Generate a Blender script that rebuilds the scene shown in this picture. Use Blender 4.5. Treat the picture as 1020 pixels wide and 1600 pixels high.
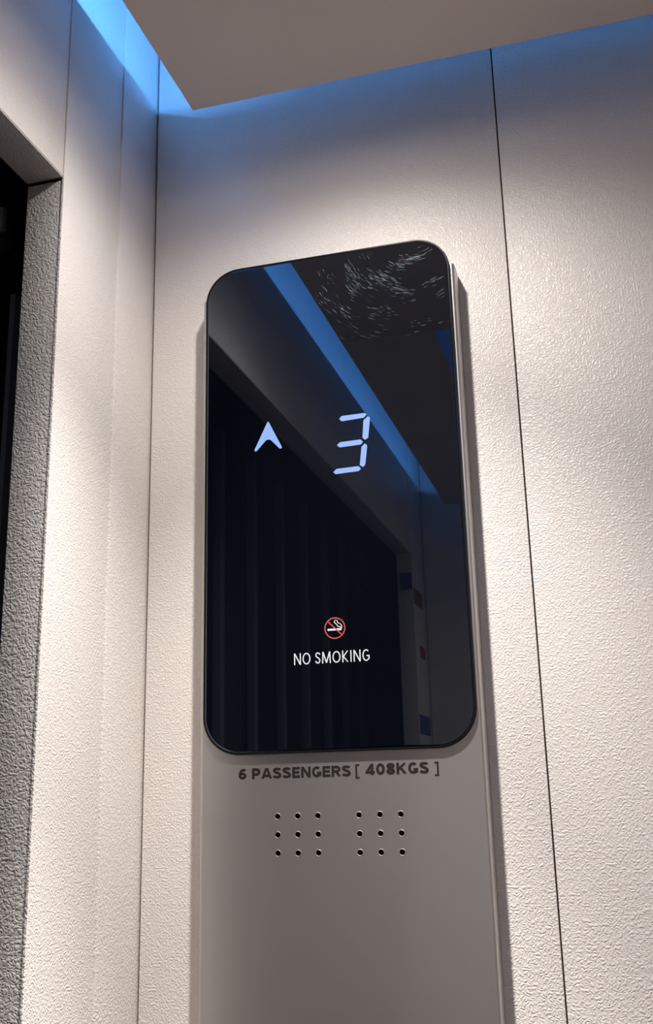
import bpy, bmesh, math, random
from mathutils import Vector, Matrix
random.seed(7)
S = bpy.context.scene
for o in list(bpy.data.objects): bpy.data.objects.remove(o)

ZB = 1.62                     # height of the display's lower edge above the car floor
# ---------------------------------------------------------------- camera
def cam_matrix(rx, roll, rz, loc):
    return Matrix.Translation(loc) @ Matrix.Rotation(rz, 4, 'Z') @ Matrix.Rotation(math.pi/2+rx, 4, 'X') @ Matrix.Rotation(roll, 4, 'Z')
cd = bpy.data.cameras.new('camera'); cam = bpy.data.objects.new('camera', cd)
S.collection.objects.link(cam); S.camera = cam
cd.sensor_fit = 'VERTICAL'; cd.sensor_height = 36.0; cd.lens = 36.0*1600/1600
cd.clip_start = .01
cam.matrix_world = cam_matrix(.268, -.0249, .2684, Vector((.3178, -.6596, -.0251+ZB)))

# ---------------------------------------------------------------- world, exposure
w = bpy.data.worlds.new('world'); S.world = w; w.use_nodes = True
w.node_tree.nodes['Background'].inputs[0].default_value = (.5, .55, .65, 1)
w.node_tree.nodes['Background'].inputs[1].default_value = .02
S.view_settings.view_transform = 'Standard'; S.view_settings.look = 'None'
S.view_settings.gamma = 1; S.view_settings.use_curve_mapping = False
S.view_settings.exposure = 0

# ---------------------------------------------------------------- main dimensions
XC = .1446                    # centre line of the operating panel
GW = .090; GT = .3482         # half width, height of the display
CY = -.0196; GY = -.0221      # front planes of the column and of the display
CW = .0929; CTOP = .3267
PZ = .4695                    # underside of the suspended ceiling
PX0, PX1, PY0, PY1 = .0541, .996, -.0493, -1.151
X1, Y1 = 1.05, -1.20          # far sides of the car
TOP = .66                     # real ceiling of the car
SEAM, JAMB, JD, HEAD, FAR = -.0574, -.1344, .0269, .3697, -1.085
FLOOR = -ZB
LAMPS = [(.182, -.186), (.868, -.186), (.420, -.970)]  # first follows from its shadows; the other two are unseen, added for fill

# ---------------------------------------------------------------- lamps
def spot(name, x, y, z, power, size, blend, rad, col=(1, .955, .91)):
    l = bpy.data.lights.new(name, 'SPOT'); l.energy = power; l.spot_size = math.radians(size)
    l.spot_blend = blend; l.shadow_soft_size = rad; l.color = col
    o = bpy.data.objects.new(name, l); S.collection.objects.link(o); o.location = (x, y, z+ZB); return o
for i, (x, y) in enumerate(LAMPS):
    k = (1, .25, .65)[i]*4.9
    spot('downlight_spill', x, y, PZ-.004, 1.0*k, 156, .7, .009)
    spot('downlight_haze', x, y, PZ-.004, .09*k, 179, .25, .012)
    spot('downlight_beam', x, y, PZ-.004, 5.0*k, 85, 1, .009)
    spot('downlight_core', x, y, PZ-.004, 13*k, 45, 1, .009)
# LED strip lying in the tray above the suspended ceiling
BLUE = (.09, .36, 1.0)
def strip_light(cx, cy, length, nx, ny, power):
    """one run of the LED strip; (nx, ny) points to the wall it faces, tilted up over the rim"""
    l = bpy.data.lights.new('cove_light', 'AREA'); l.shape = 'RECTANGLE'; l.size = length; l.size_y = .003
    l.energy = power; l.color = BLUE
    o = bpy.data.objects.new('cove_light', l); S.collection.objects.link(o)
    d = Vector((nx, ny, .9)).normalized(); ax = Vector((-ny, nx, 0)); ay = (-d).cross(ax)
    M = Matrix((ax, ay, -d)).transposed().to_4x4(); M.translation = (cx, cy, .4765+ZB); o.matrix_world = M
SB = .05
strip_light((PX0+PX1)/2, PY0-SB, PX1-PX0-.06, 0, 1, 2.1)
strip_light((PX0+PX1)/2, PY1+SB, PX1-PX0-.06, 0, -1, 1.2)
strip_light(PX0+SB, (PY0+PY1)/2, PY0-PY1-.06, -1, 0, 3.1)
strip_light(PX1-SB, (PY0+PY1)/2, PY0-PY1-.06, 1, 0, 1.2)

# ---------------------------------------------------------------- materials
def mat(name, col, rough=.5, metal=0, spec=.5, ior=None, emit=None, es=1, coat=0):
    m = bpy.data.materials.new(name); m.use_nodes = True
    b = m.node_tree.nodes['Principled BSDF']
    b.inputs['Base Color'].default_value = (*col, 1); b.inputs['Roughness'].default_value = rough
    b.inputs['Metallic'].default_value = metal; b.inputs['Specular IOR Level'].default_value = spec
    if ior: b.inputs['IOR'].default_value = ior
    if coat: b.inputs['Coat Weight'].default_value = coat
    if emit: b.inputs['Emission Color'].default_value = (*emit, 1); b.inputs['Emission Strength'].default_value = es
    return m
def nd(m, t, **kw):
    n = m.node_tree.nodes.new(t)
    for k, v in kw.items():
        if hasattr(n, k): setattr(n, k, v)
        else: n.inputs[k.replace('_', ' ')].default_value = v
    return n
def wrinkled(name, col, rough, strength, scale=480, dist=.0005):
    """powder-coated sheet with a fine wrinkled (worm-like) relief"""
    m = mat(name, col, rough); nt = m.node_tree; L = nt.links; b = nt.nodes['Principled BSDF']
    tc = nd(m, 'ShaderNodeTexCoord')
    n1 = nd(m, 'ShaderNodeTexNoise', Scale=scale, Detail=.6, Roughness=.4, Distortion=.35)
    L.new(tc.outputs['Object'], n1.inputs['Vector'])
    sub = nd(m, 'ShaderNodeMath', operation='SUBTRACT'); sub.inputs[1].default_value = .5
    ab = nd(m, 'ShaderNodeMath', operation='ABSOLUTE')
    mx = nd(m, 'ShaderNodeMath', operation='MULTIPLY'); mx.inputs[1].default_value = 5
    mn = nd(m, 'ShaderNodeMath', operation='MINIMUM'); mn.inputs[1].default_value = 1
    L.new(n1.outputs['Fac'], sub.inputs[0]); L.new(sub.outputs[0], ab.inputs[0]); L.new(ab.outputs[0], mx.inputs[0]); L.new(mx.outputs[0], mn.inputs[0])
    bp = nd(m, 'ShaderNodeBump', Strength=strength, Distance=dist)
    L.new(mn.outputs[0], bp.inputs['Height']); L.new(bp.outputs[0], b.inputs['Normal'])
    # faint cloudy unevenness of the coat
    n2 = nd(m, 'ShaderNodeTexNoise', Scale=9, Detail=3.0)
    L.new(tc.outputs['Object'], n2.inputs['Vector'])
    mixn = nd(m, 'ShaderNodeMix', data_type='RGBA')
    mixn.inputs[6].default_value = (*[c*.96 for c in col], 1); mixn.inputs[7].default_value = (*[min(1, c*1.03) for c in col], 1)
    L.new(n2.outputs['Fac'], mixn.inputs[0]); L.new(mixn.outputs[2], b.inputs['Base Color'])
    return m
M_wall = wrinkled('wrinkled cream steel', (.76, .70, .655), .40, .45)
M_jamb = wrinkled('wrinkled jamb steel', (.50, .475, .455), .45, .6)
M_plate = wrinkled('ceiling plate', (.68, .605, .575), .5, .04)
M_dark = mat('dark gap', (.012, .010, .010), .9, spec=.1)
M_steel = mat('satin steel', (.54, .515, .50), .42, 1)
def brushed(m):
    nt = m.node_tree; L = nt.links; tc = nd(m, 'ShaderNodeTexCoord'); mp = nd(m, 'ShaderNodeMapping')
    mp.inputs['Scale'].default_value = (1, 1, .02)
    n = nd(m, 'ShaderNodeTexNoise', Scale=900, Detail=2.0)
    L.new(tc.outputs['Object'], mp.inputs[0]); L.new(mp.outputs[0], n.inputs['Vector'])
    bp = nd(m, 'ShaderNodeBump', Strength=.04, Distance=.0002); L.new(n.outputs['Fac'], bp.inputs['Height'])
    L.new(bp.outputs[0], nt.nodes['Principled BSDF'].inputs['Normal'])
brushed(M_steel)
M_frame = mat('black frame', (.008, .008, .009), .35, spec=.2)
M_glass = mat('black glass', (.0022, .0028, .0055), .012, spec=.5, ior=2.25)
M_glass.node_tree.nodes['Principled BSDF'].inputs['Specular Tint'].default_value = (.78, .87, 1, 1)
M_glassedge = mat('polished glass edge', (.02, .02, .024), .12, spec=.8)
M_ink = mat('black print', (.018, .015, .014), .85, spec=.08)
M_led = mat('lit segment', (.02, .03, .04), .4, emit=(.29, .45, .93), es=1.0)
M_white = mat('lit white lettering', (.05, .05, .05), .4, emit=(.78, .80, .82), es=1.0)
M_red = mat('lit red ring', (.2, .03, .03), .4, emit=(.50, .065, .06), es=1.0)
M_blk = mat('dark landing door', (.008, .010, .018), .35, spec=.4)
M_blk2 = mat('dark ribs', (.15, .17, .22), .4, spec=.4)
M_grey = mat('dull bolt', (.32, .35, .42), .5)
M_lens = mat('lamp lens', (.9, .9, .9), .4, emit=(1, .93, .85), es=3)
M_ledstrip = mat('led strip', (.3, .5, .9), .4, emit=BLUE, es=2)
M_up = mat('grey upper ceiling', (.08, .08, .085), .8)
M_trim = mat('white trim', (.8, .8, .8), .4)
M_floor = mat('grey vinyl floor', (.10, .10, .105), .5)
M_blueglow = mat('frosted blue diffuser', (.1, .2, .5), .5, emit=(.02, .09, .35), es=.8)
M_tapeB = mat('blue protective film', (.02, .06, .30), .4)
M_tapeR = mat('red tape', (.35, .03, .03), .4)
M_scr = bpy.data.materials.new('scratch glint'); M_scr.use_nodes = True
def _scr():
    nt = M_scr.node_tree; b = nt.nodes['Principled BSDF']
    b.inputs['Base Color'].default_value = (.45, .55, .68, 1); b.inputs['Roughness'].default_value = .5  # pale tone stands in for lamp glint caught by the scratches
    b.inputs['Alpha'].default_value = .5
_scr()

# ---------------------------------------------------------------- mesh helpers
def link(name, me, m=None, parent=None, loc=None):
    o = bpy.data.objects.new(name, me)
    if m and me: me.materials.clear(); me.materials.append(m)
    S.collection.objects.link(o)
    if parent: o.parent = parent
    elif me: o.location = loc or (0, 0, ZB)
    if parent and loc: o.location = loc
    return o
def root(name, kind=None, label=None, cat=None, group=None, loc=(0, 0, 0)):
    o = bpy.data.objects.new(name, None); S.collection.objects.link(o)
    o.empty_display_size = .02; o.location = (loc[0], loc[1], loc[2]+ZB)
    o['off'] = loc
    if kind: o['kind'] = kind
    if label: o['label'] = label
    if cat: o['category'] = cat
    if group: o['group'] = group
    return o
def setoff(o, parent):      # meshes are written in car coordinates; parents sit at their own base
    p = parent
    while p is not None and 'off' not in p: p = p.parent
    if p is not None and parent is p: o.location = (-p['off'][0], -p['off'][1], -p['off'][2])
    return o
def from_bm(name, bm, m, parent=None, smooth=False):
    me = bpy.data.meshes.new(name)
    bmesh.ops.recalc_face_normals(bm, faces=bm.faces)
    if smooth:
        for f in bm.faces: f.smooth = True
    bm.to_mesh(me); bm.free()
    if smooth:
        try: me.set_sharp_from_angle(angle=math.radians(40))
        except Exception: pass
    o = link(name, me, m, parent)
    if parent: setoff(o, parent)
    return o
def box_bm(x0, x1, y0, y1, z0, z1, bev=0, seg=2):
    bm = bmesh.new()
    bmesh.ops.create_cube(bm, size=1, matrix=Matrix.Translation(((x0+x1)/2, (y0+y1)/2, (z0+z1)/2)) @ Matrix.Diagonal((abs(x1-x0), abs(y1-y0), abs(z1-z0), 1)))
    if bev: bmesh.ops.bevel(bm, geom=bm.edges[:], offset=bev, segments=seg, affect='EDGES', profile=.6)
    return bm
def box(name, x0, x1, y0, y1, z0, z1, m, parent=None, bev=0, seg=2):
    return from_bm(name, box_bm(x0, x1, y0, y1, z0, z1, bev, seg), m, parent, smooth=bev > 0)
def rrect(cx, z0, z1, hw, r, n=14):
    """outline of a rounded upright rectangle in x,z"""
    pts = []
    for (ax, az, a0) in ((cx+hw-r, z1-r, 0), (cx-hw+r, z1-r, 90), (cx-hw+r, z0+r, 180), (cx+hw-r, z0+r, 270)):
        for i in range(n+1):
            a = math.radians(a0+90*i/n); pts.append((ax+r*math.cos(a), az+r*math.sin(a)))
    return pts
def slab(name, rings, m, parent, capback=True):
    """lofts outlines (list of (pts, y)) from back to front and caps both ends"""
    bm = bmesh.new(); R = []
    for pts, y in rings: R.append([bm.verts.new((p[0], y, p[1])) for p in pts])
    for a, b in zip(R, R[1:]):
        for i in range(len(a)): bm.faces.new((a[i], a[(i+1) % len(a)], b[(i+1) % len(a)], b[i]))
    if capback: bm.faces.new(R[0])
    bm.faces.new(R[-1])
    o = from_bm(name, bm, m, parent, smooth=True)
    for p in o.data.polygons:
        if len(p.vertices) > 4: p.use_smooth = False      # flat front and back
    return o
def poly(name, pts, y, th, m, parent):
    bm = bmesh.new()
    f = bm.faces.new([bm.verts.new((XC+x, y, z)) for x, z in pts])
    r = bmesh.ops.extrude_face_region(bm, geom=[f])
    bmesh.ops.translate(bm, verts=[v for v in r['geom'] if isinstance(v, bmesh.types.BMVert)], vec=(0, -th, 0))
    return from_bm(name, bm, m, parent)
def arc(cx, cy, rx, ry, a0, a1, n=14):
    return [(cx+rx*math.cos(math.radians(a0+(a1-a0)*i/n)), cy+ry*math.sin(math.radians(a0+(a1-a0)*i/n))) for i in range(n+1)]
def bez(p0, p1, p2, p3, n=8):
    return [tuple((1-t)**3*a+3*(1-t)**2*t*b+3*(1-t)*t*t*c+t**3*d for a, b, c, d in zip(p0, p1, p2, p3)) for t in [i/n for i in range(n+1)]]
def glyph(ch, w, t):
    """centre lines of a sans letter w wide and 1 high drawn with a pen t wide"""
    h = t/2; x0, x1, y0, y1 = h, w-h, h, 1-h; m = w/2
    ell = arc(m, .5, m-h, .5-h, 0, 360, 32)
    if ch == 'I': return [[(m, 0), (m, 1)]]
    if ch == 'N': return [[(x0, 0), (x0, 1)], [(x0+h*.3, 1-h*.4), (x1-h*.3, h*.4)], [(x1, 0), (x1, 1)]]
    if ch == 'O' or ch == '0': return [ell]
    if ch == 'M': return [[(x0, 0), (x0+.04, 1)], [(x0+.05, 1-h*.6), (m, h*.9)], [(m, h*.9), (x1-.05, 1-h*.6)], [(x1-.04, 1), (x1, 0)]]
    if ch == 'K': return [[(x0, 0), (x0, 1)], [(x0+h*.6, .45), (x1-h*.1, 1)], [(x0+h*1.9 if t > .2 else x0+h, .56 if t > .2 else .5), (x1+h*.1, 0)]]
    if ch == 'E': return [[(x0, 0), (x0, 1)], [(x0, y1), (w, y1)], [(x0, .51), (w*.93, .51)], [(x0, y0), (w, y0)]]
    if ch == 'P': return [[(x0, 0), (x0, 1)], [(x0, y1), (w*.55, y1)] + arc(w*.55, (y1+.42)/2+.0, x1-w*.55, (y1-.42)/2, 90, -90, 12) + [(x0, .42)]]
    if ch == 'R': return [[(x0, 0), (x0, 1)], [(x0, y1), (w*.55, y1)] + arc(w*.55, (y1+.48)/2, x1-w*.55-h*.2, (y1-.48)/2, 90, -90, 12) + [(x0, .48)], [(w*.52, .46), (x1+h*.1, 0)]]
    if ch == 'A': return [[(x0-h*.2, 0), (m-h*.15, 1)], [(m+h*.15, 1), (x1+h*.2, 0)], [(x0+w*.12, .27), (x1-w*.12, .27)]]
    if ch == 'S':
        return [bez((x1, .77), (x1-.02, 1.02-h), (x0+.02, 1.06-h), (x0+.01, .74)) + bez((x0+.01, .74), (x0, .52), (x1, .54), (x1, .27))[1:] + bez((x1, .27), (x1-.01, -.06+h), (x0+.02, -.04+h), (x0-h*.3, .25))[1:]]
    if ch == 'G': return [arc(m+.02, .5, m-h+.01, .5-h, 48, 325, 26)[:-2] + [(x1, .22), (x1, .5-h*.2)], [(m+.04, .5-h*.9), (w, .5-h*.9)]]
    if ch == '4': return [[(w*.72, 0), (w*.72, 1)], [(w*.68, 1-h*.8), (h*.9, .24)], [(0, .24), (w, .24)]]
    if ch == '8': return [arc(m, .745, m-h-.03, .255-h*.9, 0, 360, 24), arc(m, .275, m-h, .275-h, 0, 360, 24)]
    if ch == '6': return [arc(m, .32, m-h, .32-h, 0, 360, 26), bez((x1, .80), (m+.12, 1.05-h), (x0, 1.0-h), (x0, .34), 12)]
    if ch == '[': return [[(w, y1), (x0, y1), (x0, y0), (w, y0)]]
    if ch == ']': return [[(0, y1), (x1, y1), (x1, y0), (0, y0)]]
def letters(name, spec, z0, z1, pen, y, m, parent, shear=0):
    """spec: (character, left, right) in metres from the panel's centre line; pen = stroke width / height"""
    bm = bmesh.new(); H = z1-z0
    for k, (ch, a, b) in enumerate(spec):
        w = (b-a)/H
        for q, pts in enumerate(glyph(ch, w, pen)):
            closed = abs(pts[0][0]-pts[-1][0])+abs(pts[0][1]-pts[-1][1]) < 1e-6
            if closed: pts = pts[:-1]
            n = len(pts); L_, R_ = [], []
            for i in range(n):
                p = Vector(pts[i]); pr = Vector(pts[i-1]) if (i or closed) else None; nx = Vector(pts[(i+1) % n]) if (i < n-1 or closed) else None
                d1 = (p-pr).normalized() if pr is not None else (nx-p).normalized(); d2 = (nx-p).normalized() if nx is not None else d1
                n1 = Vector((-d1.y, d1.x)); n2 = Vector((-d2.y, d2.x)); nn = (n1+n2); nn = nn.normalized() if nn.length > 1e-6 else n1
                s_ = pen/2/max(.35, nn.dot(n1)); L_.append(p+nn*s_); R_.append(p-nn*s_)
            yy = y-.00003-.000004*q
            mk = lambda v, dy: bm.verts.new((XC+a+v.x*H+shear*v.y*H, yy-dy, z0+min(1.0, max(0.0, v.y))*H))
            for V in (0,):
                A = [mk(v, .00004) for v in L_]; B_ = [mk(v, .00004) for v in R_]; A0 = [mk(v, -.00003) for v in L_]; B0 = [mk(v, -.00003) for v in R_]
                for i in range(n if closed else n-1):
                    j = (i+1) % n
                    for f in ((A[i], A[j], B_[j], B_[i]), (A0[i], A[i], A[j], A0[j]), (B_[i], B0[i], B0[j], B_[j])):
                        try: bm.faces.new(f)
                        except ValueError: pass
                if not closed:
                    bm.faces.new((A[0], B_[0], B0[0], A0[0])); bm.faces.new((A[-1], A0[-1], B0[-1], B_[-1]))
    return from_bm(name, bm, m, parent)
def lay(s, x0, x1, widths, gap, space=.3):
    tot = sum(space if c == ' ' else widths[c] for c in s) + gap*(len(s)-1); k = (x1-x0)/tot; x = x0; out = []
    for c in s:
        wd = (space if c == ' ' else widths[c])*k
        if c != ' ': out.append((c, x, x+wd))
        x += wd+gap*k
    return out
def cyl(name, c, r, r2, axis, depth, m, parent, n=32):
    bm = bmesh.new()
    bmesh.ops.create_cone(bm, cap_ends=True, segments=n, radius1=r, radius2=r2, depth=depth)
    rot = {'X': Matrix.Rotation(math.pi/2, 4, 'Y'), 'Y': Matrix.Rotation(math.pi/2, 4, 'X'), 'Z': Matrix.Identity(4)}[axis]
    bmesh.ops.transform(bm, matrix=Matrix.Translation(c) @ rot, verts=bm.verts)
    return from_bm(name, bm, m, parent, smooth=True)

# ================================================================ THE CAR
box('floor', -.05, X1+.05, Y1-.05, .05, FLOOR-.02, FLOOR, M_floor)['kind'] = 'structure'
box('ceiling', -.05, X1+.05, Y1-.05, .05, TOP, TOP+.02, M_up)['kind'] = 'structure'
G = .0005; B = .0006
wb = root('wall_back', 'structure')
XS = .2726
box('backing', -.02, X1+.03, .013, .018, FLOOR, TOP, M_dark, wb)
box('panel', .0025, XS-G, 0, .012, FLOOR, TOP, M_wall, wb, B)
box('panel', XS+G, XS+.26, 0, .012, FLOOR, TOP, M_wall, wb, B)
box('panel', XS+.26+2*G, XS+.52, 0, .012, FLOOR, TOP, M_wall, wb, B)
box('panel', XS+.52+2*G, X1+.012, 0, .012, FLOOR, TOP, M_wall, wb, B)
wl = root('wall_left', 'structure')
box('panel', -.0125, .0011, SEAM+.0001, .0125, FLOOR, TOP, M_wall, wl, B)
box('backing', -.018, -.013, JAMB+.01, .013, FLOOR, TOP, M_dark, wl)
box('panel', -.0020, 0, JAMB, SEAM-.0001, FLOOR, TOP, M_wall, wl, .0006)
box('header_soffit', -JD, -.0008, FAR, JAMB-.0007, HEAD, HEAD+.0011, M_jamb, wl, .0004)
box('header_panel', -JD, -.0006, FAR, JAMB-.0003, HEAD+.0013, TOP, M_wall, wl, .0010)
box('header_backing', -JD+.001, -.003, JAMB-.0007, JAMB+.02, HEAD-.0005, TOP, M_dark, wl)
box('jamb_backing', -JD+.003, -.0021, JAMB+.0015, JAMB+.03, FLOOR, HEAD+.002, M_dark, wl)
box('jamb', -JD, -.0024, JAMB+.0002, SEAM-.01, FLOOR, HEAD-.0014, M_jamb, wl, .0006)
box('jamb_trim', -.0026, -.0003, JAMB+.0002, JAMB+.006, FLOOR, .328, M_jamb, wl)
box('panel', -JD, 0, Y1-.012, FAR-.0008, FLOOR, TOP, M_wall, wl, B)
wf = root('wall_front', 'structure')
for a in range(4):
    box('panel', .001+a*.262, .262*(a+1)-.001, Y1-.012, Y1, FLOOR, TOP, M_wall, wf, B)
box('backing', -.02, X1+.02, Y1-.018, Y1-.013, FLOOR, TOP, M_dark, wf)
wr = root('wall_right', 'structure')
for a in range(4):
    box('panel', X1, X1+.012, Y1+.001+a*.300, Y1+.300*(a+1)-.001, FLOOR, TOP, M_wall, wr, B)
box('backing', X1+.013, X1+.018, Y1-.02, .02, FLOOR, TOP, M_dark, wr)

# dark hoistway side: the closed landing door seen through the car's doorway
d1 = root('door_1', 'structure')
for k in range(5):
    y = -.02-k*.28
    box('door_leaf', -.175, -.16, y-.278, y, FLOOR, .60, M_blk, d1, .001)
for k in range(11):
    y = -.07-k*.125
    box('stiffener', -.160, -.148, y-.014, y, FLOOR, .44, M_blk2, d1, .002)
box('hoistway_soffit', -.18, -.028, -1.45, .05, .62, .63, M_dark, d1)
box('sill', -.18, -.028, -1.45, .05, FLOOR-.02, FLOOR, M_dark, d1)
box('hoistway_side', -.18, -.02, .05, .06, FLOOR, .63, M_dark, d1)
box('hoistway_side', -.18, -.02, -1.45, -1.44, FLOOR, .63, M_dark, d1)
box('jamb_flange', -.102, -.098, -.0340, -.0200, FLOOR, .351, M_blk2, d1)

# door hanger roller in the dark above the doorway
hr = root('door_hanger_roller', None, 'dull grey hanger roller in the black gap beyond the doorway, top left', 'roller', loc=(-.12, -.041, .42))
cyl('wheel', (-.125, -.030, .415), .020, .020, 'X', .012, mat('roller rubber', (.07, .08, .10), .5), hr)
bt = box('bolt', -.117, -.108, -.0425, -.0360, .405, .424, M_grey, hr, .001)
box('bracket', -.16, -.131, -.040, -.020, .400, .44, M_blk, hr)

# ================================================================ SUSPENDED CEILING
sc = root('suspended_ceiling', None, 'beige suspended ceiling tray with a blue-lit gap around its edge', 'ceiling panel', loc=((PX0+PX1)/2, (PY0+PY1)/2, PZ))
WX0, WX1, WY0, WY1 = .160, .890, -.43, -.77
box('ceiling_plate', PX0, PX1, WY0, PY0, PZ, PZ+.0016, M_plate, sc, .0003)
box('ceiling_plate', PX0, PX1, PY1, WY1, PZ, PZ+.0016, M_plate, sc, .0003)
box('ceiling_plate', PX0, WX0, WY1, WY0, PZ, PZ+.0016, M_plate, sc)
box('ceiling_plate', WX1, PX1, WY1, WY0, PZ, PZ+.0016, M_plate, sc)
box('diffuser', WX0-.01, WX1+.01, WY1-.01, WY0+.01, PZ+.002, PZ+.005, M_blueglow, sc)
RZ = .4945
box('rim', PX0, PX0+.0016, PY1, PY0, PZ+.0016, RZ, M_plate, sc)
box('rim', PX1-.0016, PX1, PY1, PY0, PZ+.0016, RZ, M_plate, sc)
box('rim', PX0+.0016, PX1-.0016, PY0-.0016, PY0, PZ+.0016, RZ, M_plate, sc)
box('rim', PX0+.0016, PX1-.0016, PY1, PY1+.0016, PZ+.0016, RZ, M_plate, sc)
for (x, y) in ((.25, -.3), (.8, -.3), (.25, -.9), (.8, -.9)):
    cyl('hanger_rod', (x, y, (PZ+TOP)/2), .004, .004, 'Z', TOP-PZ-.002, M_steel, sc, 12)
ls = root('led_strip', None, 'blue LED strip lying in the tray above the suspended ceiling', 'light strip', loc=(PX0, PY0, PZ))
box('strip', PX0+SB-.004, PX0+SB+.004, PY1+.05, PY0-.05, PZ+.0018, PZ+.006, M_ledstrip, ls)
box('strip', PX1-SB-.004, PX1-SB+.004, PY1+.05, PY0-.05, PZ+.0018, PZ+.006, M_ledstrip, ls)
box('strip', PX0+.06, PX1-.06, PY0-SB-.004, PY0-SB+.004, PZ+.0018, PZ+.006, M_ledstrip, ls)
box('strip', PX0+.06, PX1-.06, PY1+SB-.004, PY1+SB+.004, PZ+.0018, PZ+.006, M_ledstrip, ls)
names = ['close above the display', 'added as unseen fill at the far end of the display wall', 'added as unseen fill farthest from the display']
for i, (x, y) in enumerate(LAMPS):
    dl = root('downlight', None, 'round white downlight in the suspended ceiling, ' + names[i], 'downlight', 'downlights in the suspended ceiling', loc=(x, y, PZ))
    bm = bmesh.new(); n = 40; prof = [(.030, PZ-.0001), (.0295, PZ-.0022), (.026, PZ-.0026), (.022, PZ-.0010)]
    R = [[bm.verts.new((x+r*math.cos(2*math.pi*k/n), y+r*math.sin(2*math.pi*k/n), z)) for k in range(n)] for r, z in prof]
    for a, b in zip(R, R[1:]):
        for k in range(n): bm.faces.new((a[k], a[(k+1) % n], b[(k+1) % n], b[k]))
    from_bm('trim_ring', bm, M_trim, dl, True)
    cyl('lens', (x, y, PZ-.0006), .022, .022, 'Z', .0008, M_lens, dl)

# ================================================================ OPERATING PANEL (steel column)
op = root('operating_panel', None, 'tall satin grey steel operating panel on the cream wall, below the black display', 'control panel', loc=(XC, 0, -1.35))
def column():
    bm = bmesh.new(); r = .0022; n = 8; prof = [(XC-CW, -.0003)]
    for i in range(n+1):
        a = math.pi + math.pi/2*i/n; prof.append((XC-CW+r+r*math.cos(a), CY+r+r*math.sin(a)))
    for i in range(n+1):
        a = 1.5*math.pi + math.pi/2*i/n; prof.append((XC+CW-r+r*math.cos(a), CY+r+r*math.sin(a)))
    prof.append((XC+CW, -.0003))
    lo = [bm.verts.new((x, y, -1.35)) for x, y in prof]; hi = [bm.verts.new((x, y, CTOP)) for x, y in prof]
    N = len(prof)
    for i in range(N): bm.faces.new((lo[i], lo[(i+1) % N], hi[(i+1) % N], hi[i]))
    bm.faces.new(lo); bm.faces.new(hi)
    o = from_bm('faceplate', bm, M_steel, op, True)
    HX = [-.0397, -.0265, -.0133, .0132, .0264, .0395]; HZ = [-.0385, -.0496, -.0606]
    cb = bmesh.new()
    for hz in HZ:
        for hx in HX:
            bmesh.ops.create_cone(cb, cap_ends=True, segments=24, radius1=.00170, radius2=.00170, depth=.008,
                matrix=Matrix.Translation((XC+hx, CY+.001, hz)) @ Matrix.Rotation(math.pi/2, 4, 'X'))
    cme = bpy.data.meshes.new('c'); cb.to_mesh(cme); cb.free()
    co = bpy.data.objects.new('cutter', cme); S.collection.objects.link(co); co.location = o.parent.location + o.location
    md = o.modifiers.new('b', 'BOOLEAN'); md.object = co; md.operation = 'DIFFERENCE'; md.solver = 'EXACT'
    bpy.context.view_layer.update()
    me = bpy.data.meshes.new_from_object(o.evaluated_get(bpy.context.evaluated_depsgraph_get()))
    o.modifiers.clear(); o.data = me; me.materials.clear(); me.materials.append(M_steel)
    for p in me.polygons: p.use_smooth = True
    me.set_sharp_from_angle(angle=math.radians(35))
    bpy.data.objects.remove(co)
    # sleeves
    M_rim = mat('bright hole rim', (.25, .235, .225), .6, .8)
    bm = bmesh.new(); n = 24; P = [(.0021, -.00002), (.0019, -.00016), (.00165, -.00002), (.00150, .003)]
    R = [[bm.verts.new((q*math.cos(2*math.pi*k/n), y, q*math.sin(2*math.pi*k/n))) for k in range(n)] for q, y in P]
    for a, b in zip(R, R[1:]):
        for k in range(n): bm.faces.new((a[k], a[(k+1) % n], b[(k+1) % n], b[k]))
    bm.faces.new(R[-1])
    me = bpy.data.meshes.new('speaker_hole'); bmesh.ops.recalc_face_normals(bm, faces=bm.faces); bm.to_mesh(me); bm.free()
    me.materials.append(M_rim); me.materials.append(M_dark)
    for p in me.polygons: p.material_index = 0 if p.index < 2*n else 1
    for hz in HZ:
        for hx in HX:
            h = bpy.data.objects.new('speaker_hole', me); S.collection.objects.link(h); h.parent = op
            h.location = (hx, CY, hz+1.35)
column()
WD = {'6': .62, 'P': .66, 'A': .80, 'S': .66, 'E': .60, 'N': .74, 'G': .72, 'R': .70, '4': .68, '0': .64, '8': .64, 'K': .74}
letters('capacity_lettering', lay('6 PASSENGERS', -.0658, .0087, WD, .09, .26), -.0153, -.0085, .245, CY, M_ink, op)
letters('capacity_bracket', [('[', .0117, .0143)], -.0168, -.0080, .13, CY, M_ink, op)
letters('capacity_lettering', lay('408KGS', .0182, .0581, WD, .10), -.0149, -.0079, .245, CY, M_ink, op)
letters('capacity_bracket', [(']', .0617, .0643)], -.0166, -.0080, .13, CY, M_ink, op)

# ================================================================ DISPLAY
dp = root('floor_display', None, 'black glass lift display with rounded corners, glowing up arrow and number 3', 'display', loc=(XC, CY, 0))
F = lambda ins, r=.0250: rrect(XC, ins, GT-ins, GW-ins, r-ins)
slab('frame', [(F(.0004), CY), (F(0), CY-.0004), (F(0), GY+.0006), (F(.0002), GY+.0002), (F(.0006), GY), (F(.0012), GY+.0001), (F(.0016), GY+.0008)], M_frame, dp)
slab('glass', [(F(.0017), GY+.0009), (F(.0017), GY+.0001), (F(.0020), GY-.00012), (F(.0024), GY-.0002)], M_glass, dp)
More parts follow.
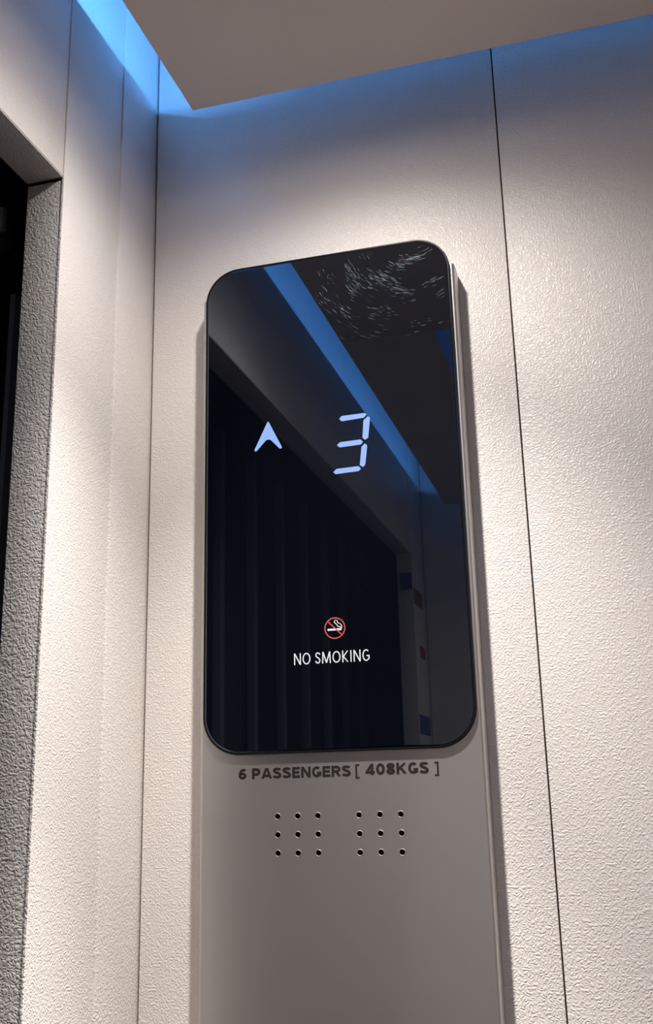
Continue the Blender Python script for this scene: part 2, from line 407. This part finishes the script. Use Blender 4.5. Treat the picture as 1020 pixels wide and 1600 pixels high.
# housing behind the part that rises above the steel column
cap = [p for p in rrect(XC, .20, GT-.0004, GW-.0004, .0246) if p[1] >= GT-.0252]
zc = CTOP+.0003
cap = [p for p in cap if p[1] > zc]
a = cap[0]; b = cap[-1]
cap = [(a[0], zc)] + cap + [(b[0], zc)]
slab('back_housing', [(cap, -.0003), (cap, CY-.0001)], M_frame, dp)
GF = GY-.0002
ar = [(-.0427, .2257), (-.0420, .2250), (-.0328, .2059), (-.0332, .2049), (-.0345, .2050), (-.0405, .2116), (-.0418, .2124), (-.0436, .2125), (-.0447, .2118), (-.0512, .2050), (-.0524, .2048), (-.0528, .2060), (-.0434, .2250)]
poly('up_arrow', ar, GF, .0001, M_led, dp)
segs = [[(.0085, .2214), (.0103, .2232), (.0262, .2234), (.0279, .2224), (.0259, .2201), (.0102, .2194)],
        [(.0255, .2182), (.0288, .2209), (.0301, .2193), (.0284, .2056), (.0262, .2041), (.0244, .2059)],
        [(.0064, .2026), (.0086, .2045), (.0231, .2048), (.0247, .2029), (.0230, .2012), (.0083, .2008)],
        [(.0235, .1995), (.0259, .2017), (.0275, .1999), (.0257, .1867), (.0240, .1851), (.0219, .1867)],
        [(.0034, .1837), (.0057, .1858), (.0209, .1861), (.0227, .1842), (.0208, .1826), (.0048, .1822)]]
for s in segs: poly('digit_segment', s, GF, .0001, M_led, dp)
WN = {'N': .52, 'O': .60, 'S': .38, 'M': .66, 'K': .46, 'I': .13, 'G': .53}
letters('no_smoking_lettering', lay('NO SMOKING', -.0264, .0240, WN, .13, .11), .0556, .0631, .098, GF, M_white, dp)
# no smoking emblem
cx, cz = .0016, .0780
def ring(name, r0, r1, m):
    bm = bmesh.new(); n = 48
    A = [[bm.verts.new((XC+cx+r*math.cos(2*math.pi*k/n), y, cz+r*math.sin(2*math.pi*k/n))) for k in range(n)] for r, y in ((r0, GF), (r0, GF-.0001), (r1, GF-.0001), (r1, GF))]
    for a, b in zip(A, A[1:]):
        for k in range(n): bm.faces.new((a[k], a[(k+1) % n], b[(k+1) % n], b[k]))
    return from_bm(name, bm, m, dp)
def stroke(name, pts, wd, y, m, th=.0001):
    bm = bmesh.new()
    for p, q in zip(pts, pts[1:]):
        d = Vector((q[0]-p[0], q[1]-p[1])); L_ = d.length; d /= L_; nrm = Vector((-d.y, d.x))*wd/2; e = d*wd*.25
        c4 = [(p[0]-e.x+nrm.x, p[1]-e.y+nrm.y), (q[0]+e.x+nrm.x, q[1]+e.y+nrm.y), (q[0]+e.x-nrm.x, q[1]+e.y-nrm.y), (p[0]-e.x-nrm.x, p[1]-e.y-nrm.y)]
        f = bm.faces.new([bm.verts.new((XC+a_, y, b_)) for a_, b_ in c4])
        r = bmesh.ops.extrude_face_region(bm, geom=[f])
        bmesh.ops.translate(bm, verts=[v for v in r['geom'] if isinstance(v, bmesh.types.BMVert)], vec=(0, -th, 0))
    return from_bm(name, bm, m, dp)
ring('prohibition_ring', .0063, .0070, M_red)
stroke('prohibition_bar', [(cx-.0046, cz+.0045), (cx+.0046, cz-.0045)], .0007, GF-.00012, M_red)
stroke('cigarette', [(-.0030, .0771), (.0058, .0771)], .0013, GF, M_white)
stroke('smoke_curl', [(.0020, .0833), (.0012, .0818), (.0028, .0804), (.0036, .0790), (.0052, .0786), (.0058, .0781)], .0005, GF, M_white)
stroke('smoke_curl', [(.0029, .0832), (.0036, .0815), (.0056, .0803), (.0062, .0792), (.0062, .0780)], .0005, GF, M_white)

# scratches in the upper right of the glass, their lamp glint painted in
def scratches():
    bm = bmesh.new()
    # scratch glints as pale colour: short arcs around the lamp's mirrored point, clustered
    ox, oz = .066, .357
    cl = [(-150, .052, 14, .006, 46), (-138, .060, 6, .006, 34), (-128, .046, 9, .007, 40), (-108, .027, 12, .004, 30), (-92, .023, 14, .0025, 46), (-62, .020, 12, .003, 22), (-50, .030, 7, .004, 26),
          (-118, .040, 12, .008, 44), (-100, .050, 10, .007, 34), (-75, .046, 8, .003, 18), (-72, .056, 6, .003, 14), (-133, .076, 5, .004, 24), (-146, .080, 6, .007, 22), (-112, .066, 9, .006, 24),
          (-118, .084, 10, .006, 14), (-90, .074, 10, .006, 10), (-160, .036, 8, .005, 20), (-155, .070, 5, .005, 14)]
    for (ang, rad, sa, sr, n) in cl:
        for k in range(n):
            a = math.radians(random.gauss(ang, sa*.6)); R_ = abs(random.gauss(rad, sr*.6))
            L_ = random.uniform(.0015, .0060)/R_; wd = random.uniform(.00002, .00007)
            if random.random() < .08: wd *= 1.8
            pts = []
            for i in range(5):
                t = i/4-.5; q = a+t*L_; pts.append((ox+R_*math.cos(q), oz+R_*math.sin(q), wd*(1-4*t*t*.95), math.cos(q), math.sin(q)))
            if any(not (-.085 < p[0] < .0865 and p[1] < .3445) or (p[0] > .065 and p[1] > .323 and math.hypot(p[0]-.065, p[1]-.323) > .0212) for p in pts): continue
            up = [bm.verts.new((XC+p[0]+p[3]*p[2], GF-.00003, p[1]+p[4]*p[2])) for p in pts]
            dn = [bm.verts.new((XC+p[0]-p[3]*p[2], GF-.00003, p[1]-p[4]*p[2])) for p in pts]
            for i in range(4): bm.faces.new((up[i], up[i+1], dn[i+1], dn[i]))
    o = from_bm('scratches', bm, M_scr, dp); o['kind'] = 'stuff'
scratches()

# stickers on the wall beside the far side of the doorway (seen mirrored in the display)
def tag(o, label, cat, group=None):
    o['label'] = label; o['category'] = cat
    if group: o['group'] = group
tag(box('protective_film', -.0215, -.0010, FAR+.0009, FAR+.0014, .308, .337, M_tapeB), 'strip of blue film high on the far side of the doorway', 'film')
tag(box('tape', 0.0001, .0006, -1.165, FAR-.006, .285, .312, M_tapeR), 'strip of red tape beside the blue film beyond the doorway', 'tape')
tag(box('warning_sticker', 0.0001, .0006, -1.17, -1.125, .196, .216, M_tapeR), 'small red sticker below the red tape beyond the doorway', 'sticker')
tag(box('information_sticker', 0.0001, .0006, -1.185, FAR-.006, .066, .098, M_tapeB), 'blue sticker lowest on the narrow wall beyond the doorway', 'sticker')
for o in bpy.data.objects:
    if 'off' in o: del o['off']
